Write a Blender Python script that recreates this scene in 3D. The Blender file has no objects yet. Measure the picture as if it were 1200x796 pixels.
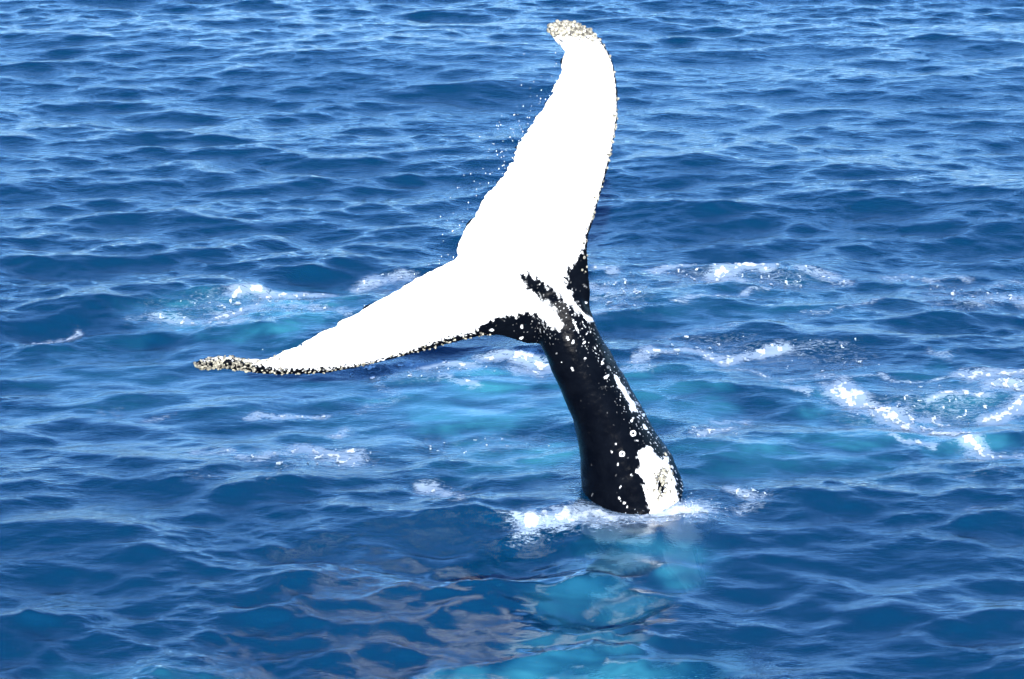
import bpy, bmesh, math, random
import numpy as np
from mathutils import Vector

random.seed(7)
RNG = np.random.default_rng(11)
R = math.radians
scene = bpy.context.scene
COL = scene.collection

# ------------------------------------------------------------------ camera
CAM = np.array([-0.962, -25.0, 9.0])          # a boat's upper deck
PITCH = R(16.85)
FPX = 3922.0                                  # focal length in 1200-px units
cam_d = bpy.data.cameras.new('camera')
cam = bpy.data.objects.new('camera', cam_d)
COL.objects.link(cam)
cam.location = CAM
cam.rotation_euler = (R(90) - PITCH, 0, 0)
cam_d.sensor_width = 36.0
cam_d.lens = 36.0 * FPX / 1200.0
cam_d.clip_start = 0.5
cam_d.clip_end = 20000.0
scene.camera = cam

# ------------------------------------------------------------------ light
SUN_EL, SUN_AZ = R(18.5), R(181.5)                # azimuth clockwise from +Y: behind the boat, to the right
world = bpy.data.worlds.new('World')
scene.world = world
world.use_nodes = True
wn = world.node_tree
sky = wn.nodes.new('ShaderNodeTexSky')
sky.sky_type = 'NISHITA'
sky.sun_disc = False
sky.sun_elevation = SUN_EL
sky.sun_rotation = SUN_AZ
sky.air_density = 1.0
sky.dust_density = 0.0
sky.ozone_density = 7.5
sky.altitude = 1200
wn.links.new(sky.outputs[0], wn.nodes['Background'].inputs[0])
wn.nodes['Background'].inputs[1].default_value = 0.15
sun_d = bpy.data.lights.new('sun', 'SUN')
sun = bpy.data.objects.new('sun', sun_d)
COL.objects.link(sun)
sun_d.energy = 4.2
sun_d.angle = R(0.5)
sun_d.color = (1.0, 0.96, 0.9)
sdir = Vector((math.sin(SUN_AZ) * math.cos(SUN_EL), math.cos(SUN_AZ) * math.cos(SUN_EL), math.sin(SUN_EL)))
sun.rotation_euler = sdir.to_track_quat('Z', 'Y').to_euler()
sun.location = (10, -30, 30)

scene.view_settings.view_transform = 'Standard'
scene.view_settings.look = 'None'
scene.view_settings.exposure = 1.6
scene.view_settings.gamma = 1.0
scene.view_settings.use_curve_mapping = False
scene.cycles.use_denoising = True
scene.cycles.max_bounces = 8
scene.cycles.transparent_max_bounces = 12

# ------------------------------------------------------------------ helpers
SP, CP = math.sin(PITCH), math.cos(PITCH)
FWD = np.array([0, CP, -SP]); UP = np.array([0, SP, CP]); RT = np.array([1.0, 0, 0])


def ray(px, py):
    return FWD + RT * ((px - 600) / FPX) + UP * ((398 - py) / FPX)


YO = 0.5


def at(px, py, Y):
    """point of the photo's pixel at world depth Y behind the waterline"""
    Y = Y + YO
    d = ray(px, py)
    return CAM + d * ((Y - CAM[1]) / d[1])


def on_sea(px, py):
    d = ray(px, py)
    return (CAM + d * (-CAM[2] / d[2]))[:2]


def project(P):
    V = P - CAM
    f = V @ FWD
    return 600 + FPX * (V @ RT) / f, 398 - FPX * (V @ UP) / f


def smooth(a, b, x):
    t = np.clip((x - a) / (b - a), 0, 1)
    return t * t * (3 - 2 * t)


PERM = RNG.permutation(512)
GANG = RNG.random(512) * 2 * np.pi


def perlin(x, y, seed=0):
    xi = np.floor(x).astype(np.int64); yi = np.floor(y).astype(np.int64)
    xf = x - xi; yf = y - yi
    u = xf * xf * xf * (xf * (xf * 6 - 15) + 10); v = yf * yf * yf * (yf * (yf * 6 - 15) + 10)

    def g(ix, iy, dx, dy):
        h = PERM[(PERM[(ix + seed * 37) & 511] + iy) & 511]
        a = GANG[h]
        return np.cos(a) * dx + np.sin(a) * dy
    n00 = g(xi, yi, xf, yf); n10 = g(xi + 1, yi, xf - 1, yf)
    n01 = g(xi, yi + 1, xf, yf - 1); n11 = g(xi + 1, yi + 1, xf - 1, yf - 1)
    return (n00 * (1 - u) + n10 * u) * (1 - v) + (n01 * (1 - u) + n11 * u) * v


def fbm(x, y, octv=4, seed=0):
    s = 0; a = 1.0
    for o in range(octv):
        s = s + a * perlin(x * 2 ** o, y * 2 ** o, seed + o)
        a *= 0.55
    return s


def poly_sdf(px, py, poly):
    """signed distance (negative inside) to a polygon"""
    P = np.asarray(poly, float)
    d = np.full(px.shape, 1e9); inside = np.zeros(px.shape, bool)
    for i in range(len(P)):
        a = P[i]; b = P[(i + 1) % len(P)]
        e = b - a
        wx = px - a[0]; wy = py - a[1]
        t = np.clip((wx * e[0] + wy * e[1]) / max(e @ e, 1e-9), 0, 1)
        d = np.minimum(d, np.hypot(wx - e[0] * t, wy - e[1] * t))
        c = (a[1] > py) != (b[1] > py)
        with np.errstate(divide='ignore', invalid='ignore'):
            xs = (b[0] - a[0]) * (py - a[1]) / (b[1] - a[1]) + a[0]
        inside ^= c & (px < xs)
    return np.where(inside, -d, d)


def line_dist(px, py, line):
    P = np.asarray(line, float)
    d = np.full(px.shape, 1e9)
    for a, b in zip(P[:-1], P[1:]):
        e = b - a
        wx = px - a[0]; wy = py - a[1]
        t = np.clip((wx * e[0] + wy * e[1]) / max(e @ e, 1e-9), 0, 1)
        d = np.minimum(d, np.hypot(wx - e[0] * t, wy - e[1] * t))
    return d


def resample(pts, n, ts=None):
    P = np.asarray(pts, float)
    s = np.r_[0, np.cumsum(np.linalg.norm(np.diff(P, axis=0), axis=1))]
    s /= s[-1]
    t = np.linspace(0, 1, n) if ts is None else ts
    return np.stack([np.interp(t, s, P[:, k]) for k in range(P.shape[1])], 1)


def mesh_from(name, verts, faces):
    """faces: numpy (n,3) or (n,4)"""
    me = bpy.data.meshes.new(name)
    verts = np.asarray(verts, np.float32); faces = np.asarray(faces, np.int32)
    n, k = faces.shape
    me.vertices.add(len(verts)); me.vertices.foreach_set('co', verts.ravel())
    me.loops.add(n * k); me.loops.foreach_set('vertex_index', faces.ravel())
    me.polygons.add(n)
    me.polygons.foreach_set('loop_start', np.arange(0, n * k, k, dtype=np.int32))
    me.update(calc_edges=True)
    me.polygons.foreach_set('use_smooth', np.ones(n, bool))
    return me


def obj(name, me, m, parent=None, **props):
    o = bpy.data.objects.new(name, me)
    COL.objects.link(o)
    me.materials.append(m)
    if parent:
        o.parent = parent
    for k, v in props.items():
        o[k] = v
    return o


def set_attr(me, name, arr):
    a = me.attributes.new(name, 'FLOAT', 'POINT')
    a.data.foreach_set('value', np.asarray(arr, np.float32).ravel())


def mat(name):
    m = bpy.data.materials.new(name)
    m.use_nodes = True
    nt = m.node_tree
    nt.nodes.clear()
    out = nt.nodes.new('ShaderNodeOutputMaterial')

    def N(t, **kw):
        n = nt.nodes.new('ShaderNode' + t)
        for k, v in kw.items():
            if k.startswith('i_'):
                key = k[2:]
                n.inputs[int(key) if key.isdigit() else key].default_value = v
            else:
                setattr(n, k, v)
        return n

    def L(a, b):
        nt.links.new(a, b)

    def attr(n):
        return N('Attribute', attribute_name=n).outputs['Fac']

    def math_(op, a, b=None, c=None, clamp=False):
        n = N('Math', operation=op, use_clamp=clamp)
        for i, v in enumerate((a, b, c)):
            if v is None:
                continue
            if isinstance(v, (int, float)):
                n.inputs[i].default_value = v
            else:
                L(v, n.inputs[i])
        return n.outputs[0]

    def ramp(v, a, b, lo=0.0, hi=1.0):
        n = N('MapRange', interpolation_type='SMOOTHSTEP')
        L(v, n.inputs[0])
        n.inputs[1].default_value = a; n.inputs[2].default_value = b
        n.inputs[3].default_value = lo; n.inputs[4].default_value = hi
        return n.outputs[0]

    def noise(vec, scale, detail=3.0, rough=0.55, dist=0.0):
        n = N('TexNoise')
        n.inputs['Scale'].default_value = scale; n.inputs['Detail'].default_value = detail
        n.inputs['Roughness'].default_value = rough; n.inputs['Distortion'].default_value = dist
        if vec is not None:
            L(vec, n.inputs['Vector'])
        return n.outputs['Fac']

    def mixc(f, a, b):
        n = N('Mix', data_type='RGBA')
        if isinstance(f, (int, float)):
            n.inputs[0].default_value = f
        else:
            L(f, n.inputs[0])
        for i, v in ((6, a), (7, b)):
            if isinstance(v, tuple):
                n.inputs[i].default_value = (*v, 1)
            else:
                L(v, n.inputs[i])
        return n.outputs[2]

    def mixs(f, a, b):
        n = N('MixShader')
        if isinstance(f, (int, float)):
            n.inputs[0].default_value = f
        else:
            L(f, n.inputs[0])
        L(a, n.inputs[1]); L(b, n.inputs[2])
        return n.outputs[0]
    return m, out, N, L, attr, math_, ramp, noise, mixc, mixs


# ------------------------------------------------------------------ the sea: spectrum
DX = 0.03
NF = 2048
LT = DX * NF
kx = np.fft.fftfreq(NF, DX) * 2 * np.pi
KX, KY = np.meshgrid(kx, kx, indexing='xy')
KK = np.hypot(KX, KY); KK[0, 0] = 1
TH = np.arctan2(KY, KX)


def field(kp, spread, ang, p, hi_cut, lo_cut, slope):
    D = np.abs(np.cos(TH - ang)) ** spread + 0.05
    S = np.exp(-(kp / KK) ** 2) * KK ** (-p) * D * np.exp(-(KK / hi_cut) ** 2)
    if lo_cut:
        S = S * smooth(lo_cut * 0.7, lo_cut * 1.3, KK)
    A = np.sqrt(S) * (RNG.normal(size=KK.shape) + 1j * RNG.normal(size=KK.shape))
    A[0, 0] = 0
    sx = np.real(np.fft.ifft2(1j * KX * A)); sy = np.real(np.fft.ifft2(1j * KY * A))
    c = slope / np.sqrt((sx ** 2 + sy ** 2).mean())
    h = np.real(np.fft.ifft2(A)) * c
    dx = np.real(np.fft.ifft2(1j * KX / KK * A)) * c
    dy = np.real(np.fft.ifft2(1j * KY / KK * A)) * c
    return h, dx, dy


WIND = R(97)
sw = field(2 * np.pi / 7.0, 6, R(80), 5.0, 2 * np.pi / 2.5, 0, 0.035)
wl = field(2 * np.pi / 1.5, 3.5, WIND, 4.0, 2 * np.pi / 0.35, 0, 0.17)
ws = field(2 * np.pi / 0.7, 2.0, R(88), 3.5, 2 * np.pi / 0.085, 2 * np.pi / 0.7, 0.112)
CHOP = 0.6


def axis(lo, hi, dens, far):
    """even steps between lo and hi, growing steps out to far"""
    mid = np.arange(round(lo / dens), round(hi / dens) + 1) * dens
    out = []; s = dens; v = 0
    while v < far:
        s *= 1.22; v += s; out.append(v)
    out = np.array(out)
    return np.r_[(mid[0] - out)[::-1], mid, mid[-1] + out], len(out)


XL, XH, YL, YH = -10.2, 8.4, -7.2, 26.4
gx, nxo = axis(XL, XH, DX, 6000.0)
gy, nyo = axis(YL, YH, DX, 9000.0)
GX, GY = np.meshgrid(gx, gy, indexing='xy')
stepx = np.gradient(gx); stepy = np.gradient(gy)
STEP = np.maximum(stepx[None, :], stepy[:, None])
# calm slick the whale leaves: short waves flattened there
bx, by = on_sea(742, 600)


def ell(X, Y, px, py, rx, ry):
    c = on_sea(px, py)
    ry_w = abs(on_sea(px, py - ry)[1] - on_sea(px, py + ry)[1]) / 2
    rx_w = abs(on_sea(px + rx, py)[0] - on_sea(px - rx, py)[0]) / 2
    return np.hypot((X - c[0]) / rx_w, (Y - c[1]) / ry_w)


def soft(X, Y, e):
    """1 inside an ellipse, 0 outside, ragged"""
    n = fbm(X * 0.7 + 5, Y * 0.7, 3, 3) * 0.35 + fbm(X * 2.2 + 1, Y * 1.2, 4, 6) * 0.55
    return 1 - smooth(0.35, 1.15, ell(X, Y, *e) + n)


def wrap(F):
    ix = np.round(gx / DX).astype(np.int64) % NF
    iy = np.round(gy / DX).astype(np.int64) % NF
    return F[np.ix_(iy, ix)]


near = (np.abs(GX) < 14) & (GY > -11) & (GY < 30)
slick = np.zeros_like(GX)
SL = [((200, 470, 330, 90), .6), ((520, 480, 220, 60), .85), ((330, 650, 260, 70), .2), ((1000, 690, 300, 90), .55),
      ((1050, 500, 240, 60), .55), ((790, 690, 90, 60), .4), ((900, 400, 260, 45), .45)]
xx, yy = GX[near], GY[near]
sv = np.zeros_like(xx)
for e, w in SL:
    sv = np.maximum(sv, w * soft(xx, yy, e))
slick[near] = sv
# capillary ripples are wiped out close round the whale, so the water mirrors sharply there
glass = np.zeros_like(GX); glass[near] = soft(xx, yy, (650, 690, 200, 130))
chop_ = np.zeros_like(GX); chop_[near] = soft(xx, yy, (330, 690, 300, 110)) * (1 - glass[near])
# gusts: patches of rougher and calmer water
gust = 1 + 0.45 * fbm(GX * 0.12 + 3, GY * 0.16, 3, 9) * near
kl = np.clip(1.2 / (STEP * 4), 0, 1) ** 2 * (STEP < 3) + (STEP >= 3) * 0
ks = np.clip(0.2 / (STEP * 4), 0, 1) ** 2 * (STEP < 0.12)
kw = np.clip(7 / (STEP * 4), 0, 1) ** 2
kl = kl * (1 - 0.45 * slick) * gust
ks = ks * (1 - 0.8 * slick) * gust * (1 + 0.5 * glass + 0.9 * chop_)
kl = kl * (1 + 0.85 * glass + 0.55 * chop_) * (1 - 0.30 * smooth(2, 16, GY))
ks = ks * (1 - 0.35 * smooth(2, 14, GY))
H = wrap(sw[0]) * kw + wrap(wl[0]) * kl + wrap(ws[0]) * ks
DXF = CHOP * (wrap(sw[1]) * kw + wrap(wl[1]) * kl + wrap(ws[1]) * ks)
DYF = CHOP * (wrap(sw[2]) * kw + wrap(wl[2]) * kl + wrap(ws[2]) * ks)
# water humps up a little round the tail stock
rb = np.hypot((GX - bx) / 0.9, (GY - by) / 1.0)
calm = smooth(0.5, 1.6, rb)
H = H * (0.35 + 0.65 * calm) + 0.05 * np.exp(-((rb - 0.6) / 0.35) ** 2)
VX, VY = GX + DXF, GY + DYF
del sw, wl, ws, KX, KY, KK, TH

# where foam lies: strokes drawn on the water (photo pixels), half width in metres, strength
ST = [
    ([(38, 400), (62, 390), (88, 382)], .07, .9), ([(150, 378), (200, 366), (240, 352)], .10, .45),
    ([(190, 374), (232, 381), (262, 366), (300, 360)], .16, .75), ([(212, 380), (275, 380)], .12, .7),
    ([(274, 345), (306, 342)], .13, 1.1), ([(322, 346), (355, 342), (398, 347)], .13, 1.0), ([(330, 363), (372, 365), (404, 374)], .12, .6),
    ([(425, 331), (440, 327), (474, 322)], .14, .85), ([(300, 352), (420, 352)], .30, .35), ([(200, 362), (320, 372)], .35, .35),
    ([(400, 345), (470, 338)], .25, .45),
    ([(478, 428), (520, 424), (556, 432)], .11, 1.0), ([(515, 444), (548, 452)], .11, .8), ([(575, 421), (610, 424), (645, 432)], .17, 1.05),
    ([(600, 436), (655, 436)], .13, .9), ([(440, 448), (470, 462), (420, 480)], .13, .45),
    ([(300, 485), (330, 487), (368, 485)], .08, .9), ([(358, 530), (385, 536), (412, 541)], .15, 1.0), ([(305, 543), (332, 536)], .10, .8),
    ([(498, 572), (512, 580), (528, 586)], .12, .9), ([(238, 532), (290, 541)], .10, .6), ([(392, 508), (402, 500)], .08, .8), ([(170, 488), (196, 487)], .08, .5),
    ([(230, 565), (320, 568)], .12, .35), ([(120, 480), (150, 484)], .07, .4),
    ([(690, 316), (722, 320)], .12, .9), ([(692, 338), (730, 350)], .14, .7), ([(695, 352), (735, 345)], .12, .6), ([(692, 372), (720, 366)], .10, .7),
    ([(770, 318), (790, 311), (812, 309)], .14, .95), ([(842, 324), (862, 312), (898, 314)], .17, 1.05), ([(846, 328), (864, 330)], .10, .9),
    ([(905, 325), (930, 333)], .12, .55), ([(950, 318), (992, 325)], .16, .75), ([(1048, 322), (1070, 316), (1095, 322)], .16, .65), ([(1110, 318), (1128, 322)], .12, .6),
    ([(1150, 352), (1175, 345), (1205, 350)], .22, .7), ([(1160, 330), (1200, 325)], .16, .5),
    ([(800, 362), (830, 352), (850, 350)], .09, .7), ([(868, 352), (898, 338)], .08, .75), ([(950, 368), (1000, 360), (1040, 352)], .07, .5), ([(765, 345), (800, 338)], .09, .5),
    ([(740, 428), (800, 412), (850, 419), (912, 411)], .10, .9), ([(846, 419), (870, 417)], .13, 1.0), ([(900, 413), (914, 411)], .11, 1.2), ([(720, 440), (760, 432)], .12, .6),
    ([(780, 398), (840, 388), (880, 378)], .10, .45), ([(930, 412), (990, 408)], .08, .5), ([(860, 432), (900, 440)], .10, .6),
    ([(984, 456), (1002, 468), (1038, 481), (1072, 498), (1108, 509), (1132, 520), (1148, 531)], .13, 1.25), ([(990, 458), (1015, 476), (1050, 490)], .17, .9),
    ([(1060, 480), (1092, 488), (1112, 500)], .10, .8), ([(1140, 536), (1196, 538)], .11, .95), ([(1046, 519), (1076, 522)], .08, .9), ([(1080, 524), (1100, 528)], .08, 1.0),
    ([(985, 475), (1040, 500)], .30, .4), ([(1126, 510), (1142, 514)], .07, 1.0),
    ([(1130, 442), (1165, 438), (1205, 442)], .17, 1.0), ([(1160, 450), (1205, 456)], .17, .9), ([(1162, 486), (1185, 478), (1205, 468)], .16, 1.2), ([(1090, 472), (1116, 465)], .09, .9), ([(1130, 462), (1160, 462)], .11, .9),
    ([(918, 445), (950, 448), (1010, 444), (1110, 443)], .05, .7), ([(930, 455), (948, 460)], .11, .85), ([(1150, 484), (1165, 486)], .06, .8), ([(1095, 414), (1115, 418)], .10, .6),
    ([(820, 512), (858, 506)], .10, .85), ([(838, 495), (872, 494)], .08, .7), ([(960, 440), (985, 448)], .10, .7),
    ([(858, 580), (880, 592)], .11, .8), ([(862, 604), (884, 598)], .08, .6), ([(1120, 565), (1170, 560)], .08, .4), ([(1140, 605), (1165, 610)], .05, .5),
]
FLECK = [((300, 358, 150, 26), .42), ((480, 435, 170, 22), .42), ((860, 325, 190, 24), .40), ((730, 345, 60, 40), .40), ((1100, 480, 130, 50), .42), ((830, 410, 130, 25), .36),
         ((1120, 345, 100, 30), .36), ((360, 540, 150, 30), .36), ((840, 515, 60, 24), .38), ((520, 580, 60, 14), .36), ((880, 590, 40, 20), .40), ((960, 420, 120, 30), .33), ((560, 520, 160, 24), .30)]
STW = [([tuple(on_sea(*p)) for p in l], w, s) for l, w, s in ST]
BASEW = [tuple(on_sea(*p)) for p in [(618, 621), (645, 616), (690, 613), (745, 612), (790, 607), (818, 606)]]


def foam_density(X, Y, grow=1.0, fleck=0.22):
    D = np.zeros_like(X)
    wx = X + 0.11 * fbm(X * 2.6, Y * 1.6, 4, 21); wy = Y + 0.20 * fbm(X * 2.3 + 9, Y * 1.6, 4, 25)
    for l, w, s in STW:
        A = np.array(l); m = w * 4 * grow + 0.3
        sel = (X > A[:, 0].min() - m) & (X < A[:, 0].max() + m) & (Y > A[:, 1].min() - m * 2) & (Y < A[:, 1].max() + m * 2)
        if not sel.any():
            continue
        d = line_dist(wx[sel], wy[sel] / 1.2, [(p[0], p[1] / 1.2) for p in l]) / (w * grow)
        D[sel] = np.maximum(D[sel], s * np.exp(-d * d * 1.7))
    for e, w in FLECK:
        D = np.maximum(D, (w + fleck) * smooth(1.1, 0.3, ell(X, Y, *e)))
    return D


# milk of tiny bubbles under the surface (turquoise), painted glow of the submerged whale below the base, and the thin foam veil
AER_GLOW = [((560, 478, 190, 52), 1.0), ((600, 530, 120, 40), .8), ((480, 455, 190, 40), .55), ((300, 366, 170, 38), .85), ((1045, 512, 190, 48), .8), ((860, 545, 150, 40), .5),
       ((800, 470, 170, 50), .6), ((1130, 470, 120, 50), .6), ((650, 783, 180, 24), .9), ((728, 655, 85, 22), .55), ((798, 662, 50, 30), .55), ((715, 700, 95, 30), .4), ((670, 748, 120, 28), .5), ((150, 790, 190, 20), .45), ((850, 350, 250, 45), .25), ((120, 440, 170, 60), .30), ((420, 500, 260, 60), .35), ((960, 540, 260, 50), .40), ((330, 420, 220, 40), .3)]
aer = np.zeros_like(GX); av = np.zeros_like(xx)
for e, w in AER_GLOW:
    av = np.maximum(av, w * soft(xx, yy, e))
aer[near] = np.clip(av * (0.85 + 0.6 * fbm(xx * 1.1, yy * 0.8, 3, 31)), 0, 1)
veil = np.zeros_like(GX)
veil[near] = 1.1 * foam_density(xx, yy, 1.4, 0.02)
bd = line_dist(xx, yy / 1.4, [(p[0], p[1] / 1.4) for p in BASEW])
film = np.zeros_like(GX); film[near] = np.exp(-((bd + 0.10 * fbm(xx * 4, yy * 3, 3, 35)) / 0.22) ** 2)

ny, nx = GX.shape
top = np.stack([VX, VY, H], -1).reshape(-1, 3)
ii = np.arange(ny * nx).reshape(ny, nx)
faces = np.stack([ii[:-1, :-1], ii[:-1, 1:], ii[1:, 1:], ii[1:, :-1]], -1).reshape(-1, 4)
# close the body of water: skirts and a floor 60 m down
ring = np.r_[ii[0, :], ii[1:, -1], ii[-1, -2::-1], ii[-2:0:-1, 0]]
low = top[ring].copy(); low[:, 2] = -60
b0 = len(top)
rl = np.arange(len(ring)); rn = (rl + 1) % len(ring)
skirt = np.stack([ring[rl], b0 + rl, b0 + rn, ring[rn]], -1)
cen = b0 + len(ring)
low2 = np.r_[low, [[0, 0, -60.0]]]
allv = np.r_[top, low2]
fl = np.stack([b0 + rn, b0 + rl, np.full(len(rl), cen), np.full(len(rl), cen)], -1)
me = bpy.data.meshes.new('sea')
q = np.r_[faces, skirt]
nq, nt_ = len(q), len(fl)
me.vertices.add(len(allv)); me.vertices.foreach_set('co', allv.astype(np.float32).ravel())
loops = np.r_[q.ravel(), fl[:, :3].ravel()].astype(np.int32)
me.loops.add(len(loops)); me.loops.foreach_set('vertex_index', loops)
me.polygons.add(nq + nt_)
me.polygons.foreach_set('loop_start', np.r_[np.arange(nq) * 4, nq * 4 + np.arange(nt_) * 3].astype(np.int32))
me.update(calc_edges=True)
me.polygons.foreach_set('use_smooth', np.ones(nq + nt_, bool))
pad = np.zeros(len(low2))
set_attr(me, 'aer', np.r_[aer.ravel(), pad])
set_attr(me, 'veil', np.r_[veil.ravel(), pad])
set_attr(me, 'film', np.r_[film.ravel(), pad])
set_attr(me, 'glass', np.r_[glass.ravel(), pad])
set_attr(me, 'slick', np.r_[slick.ravel(), pad])

m, out, N, L, attr, math_, ramp, noise, mixc, mixs = mat('sea_water')
geo = N('NewGeometry').outputs['Position']
mp = N('Mapping'); L(geo, mp.inputs['Vector']); mp.inputs['Scale'].default_value = (0.8, 1.6, 1.0)
rip = noise(mp.outputs[0], 9.0, 4.0, 0.62, 0.4)
fine = noise(mp.outputs[0], 34.0, 3.0, 0.6, 0.2)
hsum = math_('MULTIPLY_ADD', fine, 0.22, rip)
calmf = math_('MULTIPLY_ADD', math_('MAXIMUM', attr('slick'), attr('glass')), -0.7, 1.0)
bump = N('Bump'); bump.inputs['Distance'].default_value = 0.011
L(hsum, bump.inputs['Height']); L(calmf, bump.inputs['Strength'])
nrm = bump.outputs[0]
an = noise(mp.outputs[0], 1.6, 4.0, 0.6, 0.6)
aer_glow_f = math_('MULTIPLY', attr('aer'), ramp(an, 0.32, 0.60, 0.35, 1.0))
deep = mixc(aer_glow_f, (0.0035, 0.108, 0.268), (0.060, 0.34, 0.41))
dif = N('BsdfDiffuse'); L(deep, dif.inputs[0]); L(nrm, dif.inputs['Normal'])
tra = N('BsdfTransparent'); tra.inputs[0].default_value = (1, 1, 1, 1)
rfr = N('BsdfRefraction'); rfr.inputs['Roughness'].default_value = 0.0; rfr.inputs['IOR'].default_value = 1.333; L(nrm, rfr.inputs['Normal'])
clear = math_('MULTIPLY_ADD', aer_glow_f, -0.40, 0.78)
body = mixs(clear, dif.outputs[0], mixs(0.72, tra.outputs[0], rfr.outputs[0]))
glo = N('BsdfGlossy', distribution='GGX'); L(math_('MULTIPLY_ADD', math_('MAXIMUM', attr('slick'), attr('glass')), -0.05, 0.06, clamp=True), glo.inputs['Roughness']); L(nrm, glo.inputs['Normal'])
fr = N('Fresnel'); fr.inputs[0].default_value = 1.37; L(nrm, fr.inputs['Normal'])
wat = mixs(fr.outputs[0], body, glo.outputs[0])
# thin lacy foam: torn veil
ln = noise(mp.outputs[0], 7.0, 6.0, 0.66, 1.6)
web = math_('MULTIPLY_ADD', math_('ABSOLUTE', math_('MULTIPLY_ADD', ln, 2.0, -1.0)), -3.2, 1.0)     # foam strings round the holes
ln3 = noise(mp.outputs[0], 22.0, 4.0, 0.7, 0.8)
vsum = math_('ADD', math_('MULTIPLY_ADD', attr('veil'), 0.75, math_('MULTIPLY', web, 0.42)), math_('MULTIPLY_ADD', ln3, 0.8, -0.4))
vf = math_('MAXIMUM', ramp(vsum, 0.53, 1.05, 0.0, 0.58), ramp(math_('MULTIPLY_ADD', math_('SUBTRACT', ln3, 0.5), 2.2, math_('MULTIPLY_ADD', web, 0.25, attr('film'))), 0.55, 1.3, 0.0, 0.72))
fo = N('BsdfDiffuse'); fo.inputs[0].default_value = (0.40, 0.50, 0.58, 1)
wat = mixs(vf, wat, fo.outputs[0])
L(wat, out.inputs['Surface'])
ab = N('VolumeAbsorption'); ab.inputs['Color'].default_value = (0.02, 0.80, 0.90, 1); ab.inputs['Density'].default_value = 0.27
L(ab.outputs[0], out.inputs['Volume'])
sea_mat = m
sea = obj('sea', me, m, kind='structure', label='deep blue choppy sea with a paler turquoise slick round the whale')


def sea_at(X, Y):
    """point of the water surface whose rest position is X, Y (dense part)"""
    fx = np.interp(X, gx, np.arange(nx)); fy = np.interp(Y, gy, np.arange(ny))
    ix = np.minimum(fx.astype(int), nx - 2); iy = np.minimum(fy.astype(int), ny - 2)
    tx = fx - ix; ty = fy - iy
    r = []
    for F in (VX, VY, H):
        r.append((F[iy, ix] * (1 - tx) + F[iy, ix + 1] * tx) * (1 - ty) + (F[iy + 1, ix] * (1 - tx) + F[iy + 1, ix + 1] * tx) * ty)
    return np.stack(r, -1)


# ------------------------------------------------------------------ foam lying on the water (raised lather)
FD = 0.013
fx_ = np.arange(-6.2, 5.4, FD); fy_ = np.arange(-1.6, 9.6, FD)
FX, FY = np.meshgrid(fx_, fy_, indexing='xy')
D = foam_density(FX, FY)
near_f = D > 0.02
lace = np.zeros_like(D)
a, b = FX[near_f], FY[near_f]
wx = a + 0.05 * fbm(a * 5, b * 4, 2, 41); wy = b + 0.07 * fbm(a * 5 + 3, b * 4, 2, 43)
n1 = fbm(wx * 15, wy * 6.5, 4, 45)
rid = 1 - np.abs(fbm(wx * 8.5 + 7, wy * 3.6, 4, 51)) * 3.4
lace[near_f] = 0.56 * n1 + 0.46 * rid
F = D * 0.80 + lace - 0.90
F[~near_f] = -1
# the wash round the tail stock
bdf = line_dist(FX, FY / 1.3, [(p[0], p[1] / 1.3) for p in BASEW])
selb = bdf < 0.7
a, b = FX[selb], FY[selb]
nb = 0.5 * fbm(a * 7, b * 3.5, 4, 61)
Fb = 0.88 * np.exp(-(bdf[selb] / 0.19) ** 2) + nb * 0.95 - 0.74
F[selb] = np.maximum(F[selb], Fb)
keep = F > 0
cell = keep[:-1, :-1] & keep[1:, :-1] & keep[:-1, 1:] & keep[1:, 1:]
cy, cx = np.nonzero(cell)
used = np.zeros(F.shape, bool)
for dy in (0, 1):
    for dx in (0, 1):
        used[cy + dy, cx + dx] = True
idx = -np.ones(F.shape, int); idx[used] = np.arange(used.sum())
P = sea_at(FX[used], FY[used])
th = np.minimum(F[used], 0.5)
P[:, 2] += 0.004 + 0.020 * th * (0.6 + 1.2 * np.abs(perlin(FX[used] * 17, FY[used] * 17, 71))) + 0.008 * perlin(FX[used] * 34, FY[used] * 34, 72)
fq = np.stack([idx[cy, cx], idx[cy, cx + 1], idx[cy + 1, cx + 1], idx[cy + 1, cx]], -1)
fme = mesh_from('sea_foam', P, fq)
set_attr(fme, 'thick', F[used])
m, out, N, L, attr, math_, ramp, noise, mixc, mixs = mat('foam')
geo = N('NewGeometry').outputs['Position']
hole = noise(geo, 52.0, 3.0, 0.65, 0.5)
solid = ramp(math_('MULTIPLY_ADD', attr('thick'), 2.6, hole), 0.50, 0.82)
d = N('BsdfDiffuse'); L(mixc(ramp(attr('thick'), 0.0, 0.28), (0.34, 0.43, 0.50), (0.62, 0.65, 0.67)), d.inputs[0])
bp = N('Bump'); bp.inputs['Distance'].default_value = 0.012; L(hole, bp.inputs['Height']); L(bp.outputs[0], d.inputs['Normal'])
t = N('BsdfTransparent')
L(mixs(solid, t.outputs[0], d.outputs[0]), out.inputs['Surface'])
foam_mat = m
foam = obj('sea_foam', fme, m, kind='stuff', label='white foam streaks and wash floating on the blue water', category='sea foam')

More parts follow.
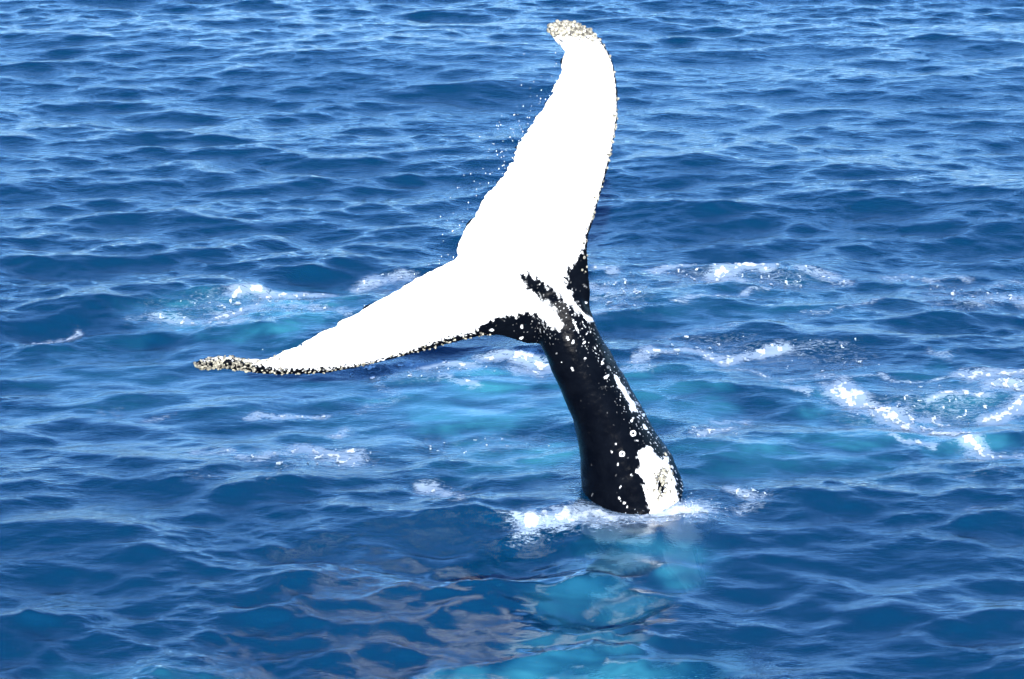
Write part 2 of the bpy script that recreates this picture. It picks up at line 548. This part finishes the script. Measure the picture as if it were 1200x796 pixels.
# ------------------------------------------------------------------ the whale
TRAIL_R = [(641.7, 34), (646.7, 45), (654, 54), (659, 61.5), (656.7, 73), (653.5, 88), (648, 100.5), (638, 120.6), (625, 139), (618, 150), (605, 168), (599, 185), (590, 201), (580, 216), (567.7, 227), (559.4, 245), (545.6, 264), (537, 281), (533.5, 292)]
NOTCH = (536, 301)
TRAIL_L = [(227.5, 424), (236, 419.4), (253.7, 416.5), (271, 416), (286, 419), (306, 419.5), (315, 418), (326.7, 413), (353, 401), (385, 382), (428.7, 358.7), (461, 340), (490, 323.7), (516, 310.6), (530, 304)]
LEAD_R = [(643, 30), (650, 26), (660.5, 24), (678, 26.5), (695.7, 36.4), (704.5, 46.5), (713, 59), (719.5, 75), (723, 95.5), (724.6, 118), (723.8, 141), (720.8, 161), (716, 184), (711, 203), (703, 232.5), (695, 260), (690, 276), (688.5, 293), (689, 310), (690.7, 324), (693, 343), (692, 362)]
LEAD_L = [(227.5, 427), (229, 432), (239, 433.5), (259.6, 433), (280, 435), (303, 438), (332.5, 439.5), (356, 439.5), (385, 437.5), (414, 432.5), (443, 425.5), (472.5, 418), (501.7, 410), (531, 401.5), (557, 395), (580, 393), (595, 396), (612, 402)]


def side(lead, trail, n):
    return resample(lead, n), resample(trail, n)


def wob(c, amp, seed):
    """ragged trailing edge"""
    n = len(c)
    t = np.linspace(0, n * 0.16, n)
    off = amp * perlin(t * 1.7, np.full(n, seed * 1.37), seed) * 2
    d = np.gradient(c, axis=0); d /= np.linalg.norm(d, axis=1)[:, None] + 1e-9
    w = np.ones(n); w[:6] = 0; w[-4:] = 0.3
    return c + np.stack([-d[:, 1], d[:, 0]], 1) * (off * w)[:, None]


NL = 110
aL, tL = side(LEAD_L, TRAIL_L, NL)
aR, tR = side(LEAD_R, TRAIL_R, NL)
tL = wob(tL, 1.6, 3); tR = wob(tR, 2.2, 5)
# across the root the leading edge runs inside the tail stock
midL = np.array([(622, 404), (632, 403), (645, 400), (660, 394), (674, 384), (684, 374)], float)
midT = np.array([(532.5, 302.6), (534, 301.8), (535.2, 301.2), (536, 300.4), (535.5, 298), (534.5, 295)], float)
lead = np.r_[aL, midL, aR[::-1]]; trail = np.r_[tL, midT, tR[::-1]]
ns = len(lead)
s = np.r_[np.linspace(-1, -0.06, NL), np.linspace(-0.05, 0.05, 6), np.linspace(0.06, 1, NL)]
root = np.exp(-(s / 0.33) ** 2)
NPROF = 40
verts = []
for i in range(ns):
    A = lead[i]; T = trail[i]
    chord = np.linalg.norm(T - A) / 148.0
    tmax = 0.035 + 0.055 * min(chord, 1.2) + 0.16 * root[i] * min(chord, 1)
    tmax = min(tmax, 0.75 * chord + 0.02)
    for j in range(NPROF):
        ph = 2 * math.pi * j / NPROF
        u = 0.5 - 0.5 * math.cos(ph)                     # 0 leading, 1 trailing
        th_ = (1.45 * math.sqrt(max(u, 0)) * (1 - u) ** 0.85 + 0.13 * math.sqrt(max(u * (1 - u), 0)))
        sgn = 1 if math.sin(ph) > 0 else -1
        p = A + (T - A) * u
        ymid = -0.20 - 0.25 * max(-s[i], 0) ** 1.5 + 0.30 * max(s[i], 0) ** 1.4 - 0.16 * u * (1 - abs(s[i])) - 0.05 * math.sin(math.pi * u) * (1 - root[i])
        y = ymid - sgn * th_ * tmax * 0.5
        verts.append(at(p[0], p[1], y))
verts = np.array(verts)
I = np.arange(ns * NPROF).reshape(ns, NPROF)
fq = []
J = np.r_[np.arange(NPROF), 0]
for i in range(ns - 1):
    for j in range(NPROF):
        fq.append((I[i, j], I[i + 1, j], I[i + 1, J[j + 1]], I[i, J[j + 1]]))
bm = bmesh.new()
bv = [bm.verts.new(v) for v in verts]
for f in fq:
    bm.faces.new([bv[k] for k in f])
bm.faces.new([bv[k] for k in I[0, ::-1]]); bm.faces.new([bv[k] for k in I[-1]])

# tail stock: rings  (py, left px, right px, centre y, half depth)
RINGS = [(345, 634, 676, .10, .10), (358, 630, 688, .10, .15), (372, 628, 695.5, .10, .21), (384, 630, 699, .10, .27), (396, 632, 705, .10, .31), (408, 636, 711, .10, .34), (418, 641, 717.5, .10, .36),
         (430, 645, 724, .09, .38), (440, 650, 730, .09, .40), (463, 660, 742.5, .07, .43), (488, 670.5, 757, .05, .46), (513, 676.8, 771, .03, .49), (540, 680.2, 787.5, .01, .53), (565, 681.3, 796, 0, .56), (588, 682, 803, -.02, .59), (600, 682, 806.5, -.03, .60), (616, 683, 811, -.05, .61), (632, 684, 816, -.08, .62)]
NR = 48


def ringpts(c, ax, ay, keel=0.0):
    r = []
    for j in range(NR):
        a_ = 2 * math.pi * j / NR
        x = math.cos(a_); y = math.sin(a_)
        r.append((c[0] + ax * np.sign(x) * abs(x) ** 0.92, c[1] + ay * np.sign(y) * abs(y) ** 0.92, c[2]))
    return r


rings = []
for py, l, r_, yc, hd in RINGS:
    yc = yc - 0.36 * max(0, (600 - py) / 250.0) ** 1.25      # the stock arches a little towards the boat
    r_ = r_ + 5 * max(0, min(1, (py - 520) / 60.0))
    c = at((l + r_) / 2, py, yc)
    ax = (r_ - l) / 2 / FPX * np.linalg.norm(c - CAM) * 1.0
    rings.append(ringpts(c, ax, hd))
last = at((684 + 816) / 2, 632, -.08)
for dz, dxx, dyy, ax, ay in [(-.2, .03, -.06, .44, .63), (-.5, .06, -.20, .49, .68), (-.9, .06, -.42, .56, .74), (-1.3, .07, -.72, .66, .82), (-1.7, .05, -1.08, .78, .92)]:
    rings.append(ringpts((last[0] + dxx, last[1] + dyy, last[2] + dz), ax + .03, ay))


def loft(bm, rings, cap0=True, cap1=True):
    V = [[bm.verts.new(p) for p in r] for r in rings]
    n = len(V[0])
    for a_, b_ in zip(V[:-1], V[1:]):
        for j in range(n):
            bm.faces.new((a_[j], b_[j], b_[(j + 1) % n], a_[(j + 1) % n]))
    if cap0:
        bm.faces.new(V[0][::-1])
    if cap1:
        bm.faces.new(V[-1])


loft(bm, rings)
bmesh.ops.recalc_face_normals(bm, faces=bm.faces)
tmp = bpy.data.meshes.new('tail_shape')
bm.to_mesh(tmp); bm.free()
to = bpy.data.objects.new('tail_shape', tmp)
COL.objects.link(to)
rm = to.modifiers.new('r', 'REMESH'); rm.mode = 'VOXEL'; rm.voxel_size = 0.0095; rm.adaptivity = 0
sm = to.modifiers.new('s', 'SMOOTH'); sm.factor = 0.5; sm.iterations = 6
dg = bpy.context.evaluated_depsgraph_get()
ev = to.evaluated_get(dg)
tail = bpy.data.meshes.new_from_object(ev)
bpy.data.objects.remove(to); bpy.data.meshes.remove(tmp)
nv = len(tail.vertices)
co = np.zeros(nv * 3, np.float32); tail.vertices.foreach_get('co', co); co = co.reshape(-1, 3).astype(float)
no = np.zeros(nv * 3, np.float32); tail.vertices.foreach_get('normal', no); no = no.reshape(-1, 3).astype(float)

# blend the stock into the flukes: extra smoothing where they meet
nE = len(tail.edges)
ed = np.zeros(nE * 2, np.int32); tail.edges.foreach_get('vertices', ed); ed = ed.reshape(-1, 2)
PX, PY = project(co)
wgt = (np.exp(-((PX - 655) / 55) ** 2 - ((PY - 378) / 42) ** 2) * 0.9 * (co[:, 1] < 1.9))[:, None]
deg = np.bincount(ed.ravel(), minlength=nv)[:, None]
c0 = co.copy()
for it in range(90):
    acc = np.zeros_like(co)
    for k in range(3):
        acc[:, k] = np.bincount(ed[:, 0], co[ed[:, 1], k], nv) + np.bincount(ed[:, 1], co[ed[:, 0], k], nv)
    co = co * (1 - wgt * .6) + acc / deg * wgt * .6
# uneven skin
tail.vertices.foreach_set('co', co.astype(np.float32).ravel()); tail.update()
tail.vertices.foreach_get('normal', (nn := np.zeros(nv * 3, np.float32))); no = nn.reshape(-1, 3).astype(float)
bmp = 0.006 * fbm(co[:, 0] * 5 + co[:, 1] * 3, co[:, 2] * 5, 3, 81) + 0.0025 * fbm(co[:, 0] * 22, co[:, 2] * 22 + co[:, 1] * 9, 2, 85)
co = co + no * bmp[:, None]

# pigment: 0 white, 1 black, laid down as the animal wears it
PX, PY = project(co)
sa = PX * 0.53 + PY * 0.85; sb = PX * 0.85 - PY * 0.53      # along and across the stock
nz = fbm(sa / 13, sb / 5, 3, 91) * 5.0
nz2 = fbm(PX / 4, PY / 4, 3, 95) * 3.0
BLK_A = [(553, 397), (562, 383), (578, 375), (600, 372), (618, 367), (630, 370), (641, 381), (648, 386), (652, 378), (644, 362), (632, 348), (619, 335), (612, 326), (613, 321), (620, 322), (637, 333), (655, 347), (671, 361), (688, 377), (706, 380), (900, 640), (900, 900), (650, 900), (640, 430), (600, 405)]
BLK_B = [(691, 262), (686, 284), (681, 297), (671, 312), (663, 323), (667, 340), (674, 353), (686, 369), (710, 385), (715, 260)]
WHT = [[(718, 437), (724, 441), (736, 458), (746, 473), (749, 483), (741, 482), (733, 467), (724, 453)],
       [(757, 524), (763, 523), (772, 535), (785, 546), (791, 562), (797, 590), (803, 612), (798, 622), (760, 624), (756, 612), (761, 600), (755, 581), (753, 562), (747, 552), (750, 540), (746, 530)],
       [(660, 652), (700, 641), (745, 638), (770, 646), (766, 668), (722, 676), (680, 672)], [(772, 640), (800, 632), (832, 645), (838, 676), (806, 694), (776, 668)],
       [(690, 700), (740, 690), (770, 705), (730, 722), (690, 718)], [(600, 740), (720, 735), (730, 760), (640, 770)],
       [(640, 350), (652, 366), (660, 382), (655, 390), (646, 378), (634, 358)]]
dk = np.minimum(poly_sdf(PX, PY, BLK_A), poly_sdf(PX, PY, BLK_B)) + nz * 1.25 + nz2 * 1.3 + fbm(sa / 6, sb / 2.0, 2, 97) * 4.0 * np.exp(-((PX - 645) / 45) ** 2 - ((PY - 350) / 40) ** 2)
deepw = np.zeros(nv)
for k, w in enumerate(WHT):
    if 2 <= k <= 5:                                      # blotches below the waterline have soft edges
        deepw = np.maximum(deepw, smooth(7, -9, poly_sdf(PX, PY, w) + nz))
        continue
    sd = poly_sdf(PX, PY, w) + nz * (1.4 if k > 1 else 0.95) + nz2 * 0.4
    dk = np.maximum(dk, -sd)
jz = 1.6 + 3.0 * np.exp(-((PX - 648) / 40) ** 2 - ((PY - 358) / 34) ** 2)      # greys out between black and white at the root
dark = (1 - smooth(-1, 1, dk / jz)) * (1 - deepw)
# dark gaps between the barnacles of the lower white patch
gap = np.maximum(1 - np.hypot((PX - 775) / 7.5, (PY - 567) / 19), 0) * 1.6 + fbm(PX / 3.2, PY / 3.2, 2, 101) * 0.9
dark = np.maximum(dark, smooth(0.55, 0.8, gap))
dark = np.maximum(dark, smooth(0, 2, PX - 792) * smooth(3, 0, np.abs(PX - 790 - (PY - 560) * 0.28)) * (PY > 555))
# leading edges: mottled dark margin
dl = line_dist(PX, PY, LEAD_L); dr = line_dist(PX, PY, LEAD_R)
tipL = smooth(330, 270, PX); tipR = smooth(62, 40, PY)
mg = fbm(PX / 3.4, PY / 2.6, 3, 111)
wL = 3.2 + 3.2 * smooth(440, 360, PX) * smooth(230, 330, PX) + 3.5 * np.exp(-((PX - 520) / 40) ** 2) + 9 * tipL
mL = smooth(-1.2, 1.0, wL + mg * 7 - dl) * (PX < 600) * (PY > 380)
sp = fbm(PX / 2.6, PY / 2.6, 2, 121)
mR = smooth(0.2, 0.5, sp + 0.75 * np.exp(-(dr / 6) ** 2) - 0.62) * (PX > 640) + tipR * smooth(0.0, 0.35, sp + 0.02)
rimR = smooth(3.2, 1.2, dr + mg * 2.2) * (PX > 640)
stain = smooth(0.50, 0.62, fbm(PX / 7 + 3, PY / 7, 3, 131)) * 0.4 * smooth(60, 20, np.hypot(PX - 655, PY - 300))
dt_ = np.minimum(line_dist(PX, PY, TRAIL_R), line_dist(PX, PY, TRAIL_L))
rimT = smooth(2.4, 1.0, dt_ + fbm(PX / 14, PY / 14, 2, 113) * 1.8)
dark = np.maximum.reduce([dark, rimT * 0.9, mL, mR * 0.85, rimR * 0.9, stain])
# white streaks, scars and spots on the black stock: (x, y, rx, ry, angle)
SP_ = [(707, 454, 7.5, 3, 0), (711, 441.5, 5, 2.6, -35), (611, 383, 2.2, 5, 0), (611.5, 396, 4, 2.2, -25), (576, 387, 4, 3, 0), (652, 414.5, 1.8, 2.2, 0), (671, 433, 3.4, 1.5, 50), (686, 336, 8, 2.4, 40), (687, 355, 2, 2.2, 0),
       (648, 361, 3.2, 2, 0), (675, 359, 14, 1.8, 47), (683, 367, 12, 1.4, 47), (675, 383, 13, 1.5, 66), (691.5, 386, 6, 1.6, 65), (697, 408, 8, 2.0, 55), (704, 412, 7, 1.8, 60), (713, 431, 4, 3, 45), (706, 425, 3, 1.6, 60), (700, 398, 4, 1.1, 60), (665, 396, 3, 2.5, 60), (672, 401, 2, 4, 20),
       (719, 498, 1.8, 2, 0), (741, 492, 2.4, 4, 20), (748, 494, 2, 4, -20), (754, 486, 2.4, 4, -30), (756, 500, 3, 5, -30), (746, 516, 3, 2, 0), (717, 530, 1.6, 4, -20), (693, 544, 1.6, 3.4, 0), (722, 557, 1.3, 2.4, 0), (730, 561, 1.2, 3.4, 30), (727, 571, 1.0, 3.2, 20), (726, 584, 1.4, 5, -30), (731, 590, 3.6, 1.8, -40), (735, 594, 1.2, 3, 0), (781, 538, 5, 6, -30), (788, 548, 2, 5, -25), (800, 590, 1.8, 8, -12), (694, 580, 1, 4, 30), (723, 578, 1.3, 1.5, 0), (712, 484, 1, 1.6, 0), (690, 473, 1.3, 1.3, 0), (695, 466, 1.5, 1, 0), (684, 478, 1, 1, 0), (690, 507, 1.6, 1, 0), (706, 471, 1.4, 1, 0), (681, 470, 1.2, 1.2, 0), (740, 557, 1.4, 2.4, -40), (736, 536, 1.8, 1.3, 0), (724, 544, 1.4, 3, -10), (722, 520, 1.2, 1.8, 0), (658, 425, 1, 1.3, 0), (660, 405, 1.2, 1.2, 0), (675, 412, 1.2, 2.4, 30), (684, 402, 1.3, 3.4, 55), (686, 420, 1, 2, 50), (690, 430, 1.2, 1.2, 0)]
lig = np.zeros(nv)
for (sx, sy, rx, ry, an_) in SP_:
    sel = (np.abs(PX - sx) < 26) & (np.abs(PY - sy) < 26)
    c_, s_ = math.cos(R(an_)), math.sin(R(an_))
    ux = PX[sel] - sx; uy = PY[sel] - sy
    e = np.hypot((ux * c_ + uy * s_) / (rx * .72), (-ux * s_ + uy * c_) / (ry * .66)) + nz2[sel] * 0.34
    lig[sel] = np.maximum(lig[sel], (1 - smooth(0.55, 1.25, e)) * RNG.choice([1.0, 1.0, .55, .35]))
for (sx, sy, rr) in [(729, 532, 2.9), (742, 508, 3.0)]:
    e = np.hypot(PX - sx, PY - sy) / rr
    lig = np.maximum(lig, (1 - smooth(0.22, 0.5, np.abs(e - 0.85))))
# sprinkled flecks, thicker towards the ridge
fl_ = fbm(sa / 3.6 + 17, sb / 1.7, 2, 141)
ridge = np.exp(-((PX - (668 + (PY - 360) * 0.62)) / 26) ** 2) * (PY > 330)
lig = np.maximum(lig, smooth(0.62, 0.74, fl_ + ridge * 0.30) * (0.2 + 0.8 * ridge))
lig = np.maximum(lig, smooth(0.45, 0.7, fl_ + 0.45 * np.exp(-((PX - 640) / 22) ** 2 - ((PY - 378) / 22) ** 2)) * 0.7 * (PY < 405))
dark = dark * (1 - lig)
# the upper (dorsal) side of the flukes is dark right up to the edge; only the underside is white
for (sx, sy, rx, ry, v_) in [(627, 271, 3.2, 1.6, .3), (659, 301, 4, 4, .12), (405, 402, 3.2, 1.3, .3), (385, 417, 2.6, 1.1, .35), (648, 352, 5, 3, .2), (540, 303, 3, 2, .1), (625, 275, 1.5, 2, .3), (470, 392, 2, 1, .2)]:
    dark = np.maximum(dark, v_ * (1 - smooth(0.5, 1.2, np.hypot((PX - sx) / rx, (PY - sy) / ry) + nz2 * 0.2)))
dark = np.clip(dark, 0, 1) ** 0.42
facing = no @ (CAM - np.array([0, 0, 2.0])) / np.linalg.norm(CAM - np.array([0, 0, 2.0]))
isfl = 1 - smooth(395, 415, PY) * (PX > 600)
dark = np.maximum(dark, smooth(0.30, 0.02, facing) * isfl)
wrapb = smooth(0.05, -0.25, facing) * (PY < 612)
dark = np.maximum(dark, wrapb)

# --- barnacles are seated from this surface
seatP, seatN = co.copy(), no.copy()

# the rest of the animal, seen only dimly through the water: body and flippers
bm = bmesh.new()
bm.from_mesh(tail)
bm.verts.ensure_lookup_table()
for v, c in zip(bm.verts, co):
    v.co = c
n_tail = len(bm.verts)
cx0, cy0, cz0 = last
body_r = [(.05, -.80, -1.35, .60, .75), (.0, -1.6, -2.3, .95, 1.05), (-.2, -2.8, -3.3, 1.2, 1.2), (-.5, -4.3, -4.3, 1.4, 1.3), (-.8, -6.0, -5.2, 1.45, 1.3), (-1.1, -7.8, -6.0, 1.3, 1.15), (-1.35, -9.4, -6.6, .95, .85), (-1.5, -10.6, -7.0, .5, .45), (-1.55, -11.0, -7.1, .12, .12)]
loft(bm, [ringpts((cx0 + a_, cy0 + b_, cz0 + c_), ax, ay) for a_, b_, c_, ax, ay in body_r])


def flipper(p0, p1, p2, w):
    P_ = [Vector(p0), Vector(p1), Vector(p2)]
    rr = []
    for k in range(15):
        t_ = k / 14
        c_ = (1 - t_) ** 2 * P_[0] + 2 * t_ * (1 - t_) * P_[1] + t_ * t_ * P_[2]
        tg = (2 * (1 - t_) * (P_[1] - P_[0]) + 2 * t_ * (P_[2] - P_[1])).normalized()
        sd_ = tg.cross(Vector((0, -0.5, 1))).normalized(); u_ = sd_.cross(tg).normalized()
        ww = w * (0.75 + 0.35 * math.sin(math.pi * min(t_ * 1.2, 1))) * (1 - t_ ** 5) + 0.03
        ww *= 1 + 0.06 * math.sin(t_ * 40)
        rr.append([c_ + sd_ * ww * math.cos(2 * math.pi * j / 16) + u_ * (0.05 + 0.10 * (1 - t_)) * math.sin(2 * math.pi * j / 16) for j in range(16)])
    loft(bm, rr)


flipper((cx0 - .3, -4.1, -3.2), (0.9, -3.9, -1.2), (-0.3, -3.35, -.30), .42)
flipper((cx0 - 1.3, -4.6, -3.6), (-3.2, -4.6, -1.6), (-4.4, -3.7, -.38), .42)
bmesh.ops.recalc_face_normals(bm, faces=bm.faces)
wme = bpy.data.meshes.new('whale')
bm.to_mesh(wme); bm.free()
nall = len(wme.vertices)
wc = np.zeros(nall * 3, np.float32); wme.vertices.foreach_get('co', wc); wc = wc.reshape(-1, 3)
dk_all = np.ones(nall); dk_all[:n_tail] = dark
rest = wc[n_tail:]
wn_ = np.zeros(nall * 3, np.float32); wme.vertices.foreach_get('normal', wn_); wn_ = wn_.reshape(-1, 3)[n_tail:]
flip_n = 2 * 15 * 16
dk_all[-flip_n:] = 0.0
bodyn = len(rest) - flip_n
bb = rest[:bodyn]
dk_all[n_tail:n_tail + bodyn] = smooth(0.25, 0.5, np.abs((bb[:, 0] - 0.35) / 1.2) + 0.3 * fbm(bb[:, 0] * 2, bb[:, 1] * 2, 3, 151) + (wn_[:bodyn, 1] > 0.2))
set_attr(wme, 'pigment', dk_all)
wme.polygons.foreach_set('use_smooth', np.ones(len(wme.polygons), bool))

m, out, N, L, attr, math_, ramp, noise, mixc, mixs = mat('whale_skin')
geo = N('NewGeometry').outputs['Position']
fn = noise(geo, 60.0, 4.0, 0.6)
bn = noise(geo, 7.0, 4.0, 0.6)
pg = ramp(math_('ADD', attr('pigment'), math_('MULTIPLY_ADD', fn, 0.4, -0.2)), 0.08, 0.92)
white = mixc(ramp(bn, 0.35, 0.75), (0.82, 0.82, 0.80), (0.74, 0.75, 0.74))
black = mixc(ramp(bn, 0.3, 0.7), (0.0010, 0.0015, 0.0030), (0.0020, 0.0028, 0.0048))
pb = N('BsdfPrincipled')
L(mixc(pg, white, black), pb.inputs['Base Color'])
L(ramp(fn, 0.3, 0.7, 0.17, 0.26), pb.inputs['Roughness'])
pb.inputs['IOR'].default_value = 1.34
pb.inputs['Specular IOR Level'].default_value = 0.035
bp = N('Bump'); bp.inputs['Distance'].default_value = 0.003; bp.inputs['Strength'].default_value = 0.3
L(math_('ADD', fn, noise(geo, 240.0, 2.0)), bp.inputs['Height']); L(bp.outputs[0], pb.inputs['Normal'])
L(pb.outputs[0], out.inputs['Surface'])
whale = obj('whale', wme, m, label='humpback whale diving with its white-bellied tail flukes raised above the water', category='whale')

# ------------------------------------------------------------------ barnacles
m, out, N, L, attr, math_, ramp, noise, mixc, mixs = mat('barnacle_shell')
geo = N('NewGeometry').outputs['Position']
v_ = noise(geo, 45.0, 4.0, 0.6)
pb = N('BsdfPrincipled')
L(mixc(ramp(v_, 0.35, 0.65), (0.36, 0.335, 0.25), (0.040, 0.035, 0.028)), pb.inputs['Base Color'])
pb.inputs['Roughness'].default_value = 0.7
L(pb.outputs[0], out.inputs['Surface'])
barn_mat = m


def barnacles(weight, n, rmin, rmax, label):
    p = weight / weight.sum()
    ids = RNG.choice(len(p), size=n, p=p, replace=False)
    V = []; Fq = []
    K = 8
    for i in ids:
        nrm_ = Vector(seatN[i]).normalized(); c_ = Vector(seatP[i])
        t1 = nrm_.orthogonal().normalized(); t2 = nrm_.cross(t1)
        r_ = RNG.uniform(rmin, rmax); h_ = r_ * RNG.uniform(0.5, 1.0)
        lean = Vector(RNG.normal(size=3) * 0.25)
        b_ = len(V)
        ph = RNG.random() * 6
        for (rad, z) in ((1.0, -0.3), (0.82, 0.55), (0.55, 1.0), (0.30, 0.95), (0.22, 0.45)):
            for k in range(K):
                a_ = ph + 2 * math.pi * k / K
                w_ = rad * (1 + 0.14 * (k % 2))
                V.append(c_ + (t1 * math.cos(a_) + t2 * math.sin(a_)) * r_ * w_ + (nrm_ + lean) * h_ * z)
        for q_ in range(4):
            for k in range(K):
                Fq.append((b_ + q_ * K + k, b_ + q_ * K + (k + 1) % K, b_ + (q_ + 1) * K + (k + 1) % K, b_ + (q_ + 1) * K + k))
    return obj('barnacle_cluster', mesh_from('barnacle_cluster', V, Fq), barn_mat, whale, kind='stuff', label=label)


front = smooth(-0.2, 0.2, facing)
barnacles(front * (smooth(345, 235, PX) + 0.05) * (PX < 345) * (0.15 + 0.85 * smooth(-0.1, 0.25, mg)), 240, .004, .014, 'cream barnacles crusting the curled left fluke tip')
barnacles(front * smooth(8, 0, dl) * (PX > 330) * (PX < 585) * smooth(-0.1, 0.3, mg), 90, .004, .011, 'small barnacles along the left leading edge')
barnacles(front * smooth(52, 36, PY + (700 - PX) * 0.06) * (PY < 54), 170, .006, .019, 'yellowish barnacles crusting the upper fluke tip')
barnacles(front * smooth(9, 0, dr) * (PX > 640) * (PY > 45) * (PY < 320) * smooth(0, 0.3, mg), 70, .006, .013, 'small barnacles along the right leading edge')
barnacles(front * np.exp(-np.hypot((PX - 775) / 8, (PY - 567) / 18) ** 2) * (PY < 605), 45, .010, .020, 'barnacles on the white patch of the tail stock')

# ------------------------------------------------------------------ droplets and spray
m, out, N, L, attr, math_, ramp, noise, mixc, mixs = mat('water_droplet')
pb = N('BsdfPrincipled'); pb.inputs['Base Color'].default_value = (0.86, 0.90, 0.93, 1); pb.inputs['Roughness'].default_value = 0.08
pb.inputs['Transmission Weight'].default_value = 0.55; pb.inputs['IOR'].default_value = 1.33
L(pb.outputs[0], out.inputs['Surface'])
drop_mat = m
bm = bmesh.new(); bmesh.ops.create_icosphere(bm, subdivisions=1, radius=1.0)
IV = np.array([v.co[:] for v in bm.verts]); bm.verts.index_update(); IF = np.array([[v.index for v in f.verts] for f in bm.faces]); bm.free()


def drops(name, pts, rad, label, cat, stretch=1.0):
    n = len(pts)
    sc = np.stack([rad, rad, rad * stretch], -1)
    V = pts[:, None, :] + IV[None] * sc[:, None, :]
    Fi = IF[None] + (np.arange(n) * len(IV))[:, None, None]
    return obj(name, mesh_from(name, V.reshape(-1, 3), Fi.reshape(-1, 3)), drop_mat, kind='stuff', label=label, category=cat)


pts = []
tr = resample(TRAIL_R[2:] + [NOTCH] + TRAIL_L[::-1][:10], 300)
for _ in range(170):
    k = min(int(abs(RNG.normal()) * 95), 299)
    p = tr[k]
    fall = RNG.random() ** 1.6
    pts.append(at(p[0] - RNG.random() ** 1.6 * 44 - 1, p[1] + fall * 70 - 10, RNG.uniform(-0.5, 0.0)))
pts = np.array(pts)
drops('water_droplets', pts, RNG.uniform(.0018, .0045, len(pts)), 'tiny water droplets dripping off the trailing edge of the flukes', 'water droplets', 1.6)
pts = []
for _ in range(600):
    if RNG.random() < 0.55:
        px_ = RNG.normal(800, 16); py_ = 606 - abs(RNG.normal()) * 9; Yd = RNG.uniform(-.9, -.4)
    else:
        px_ = RNG.uniform(620, 815); py_ = 614 - abs(RNG.normal()) * 6; Yd = RNG.uniform(-1.0, -.65)
    pts.append(at(px_, py_, Yd))
pts = np.array(pts); pts = pts[pts[:, 2] > 0.0]
drops('splash_spray', pts, RNG.uniform(.0012, .0040, len(pts)), 'fine white spray thrown up where the tail stock enters the water', 'spray')
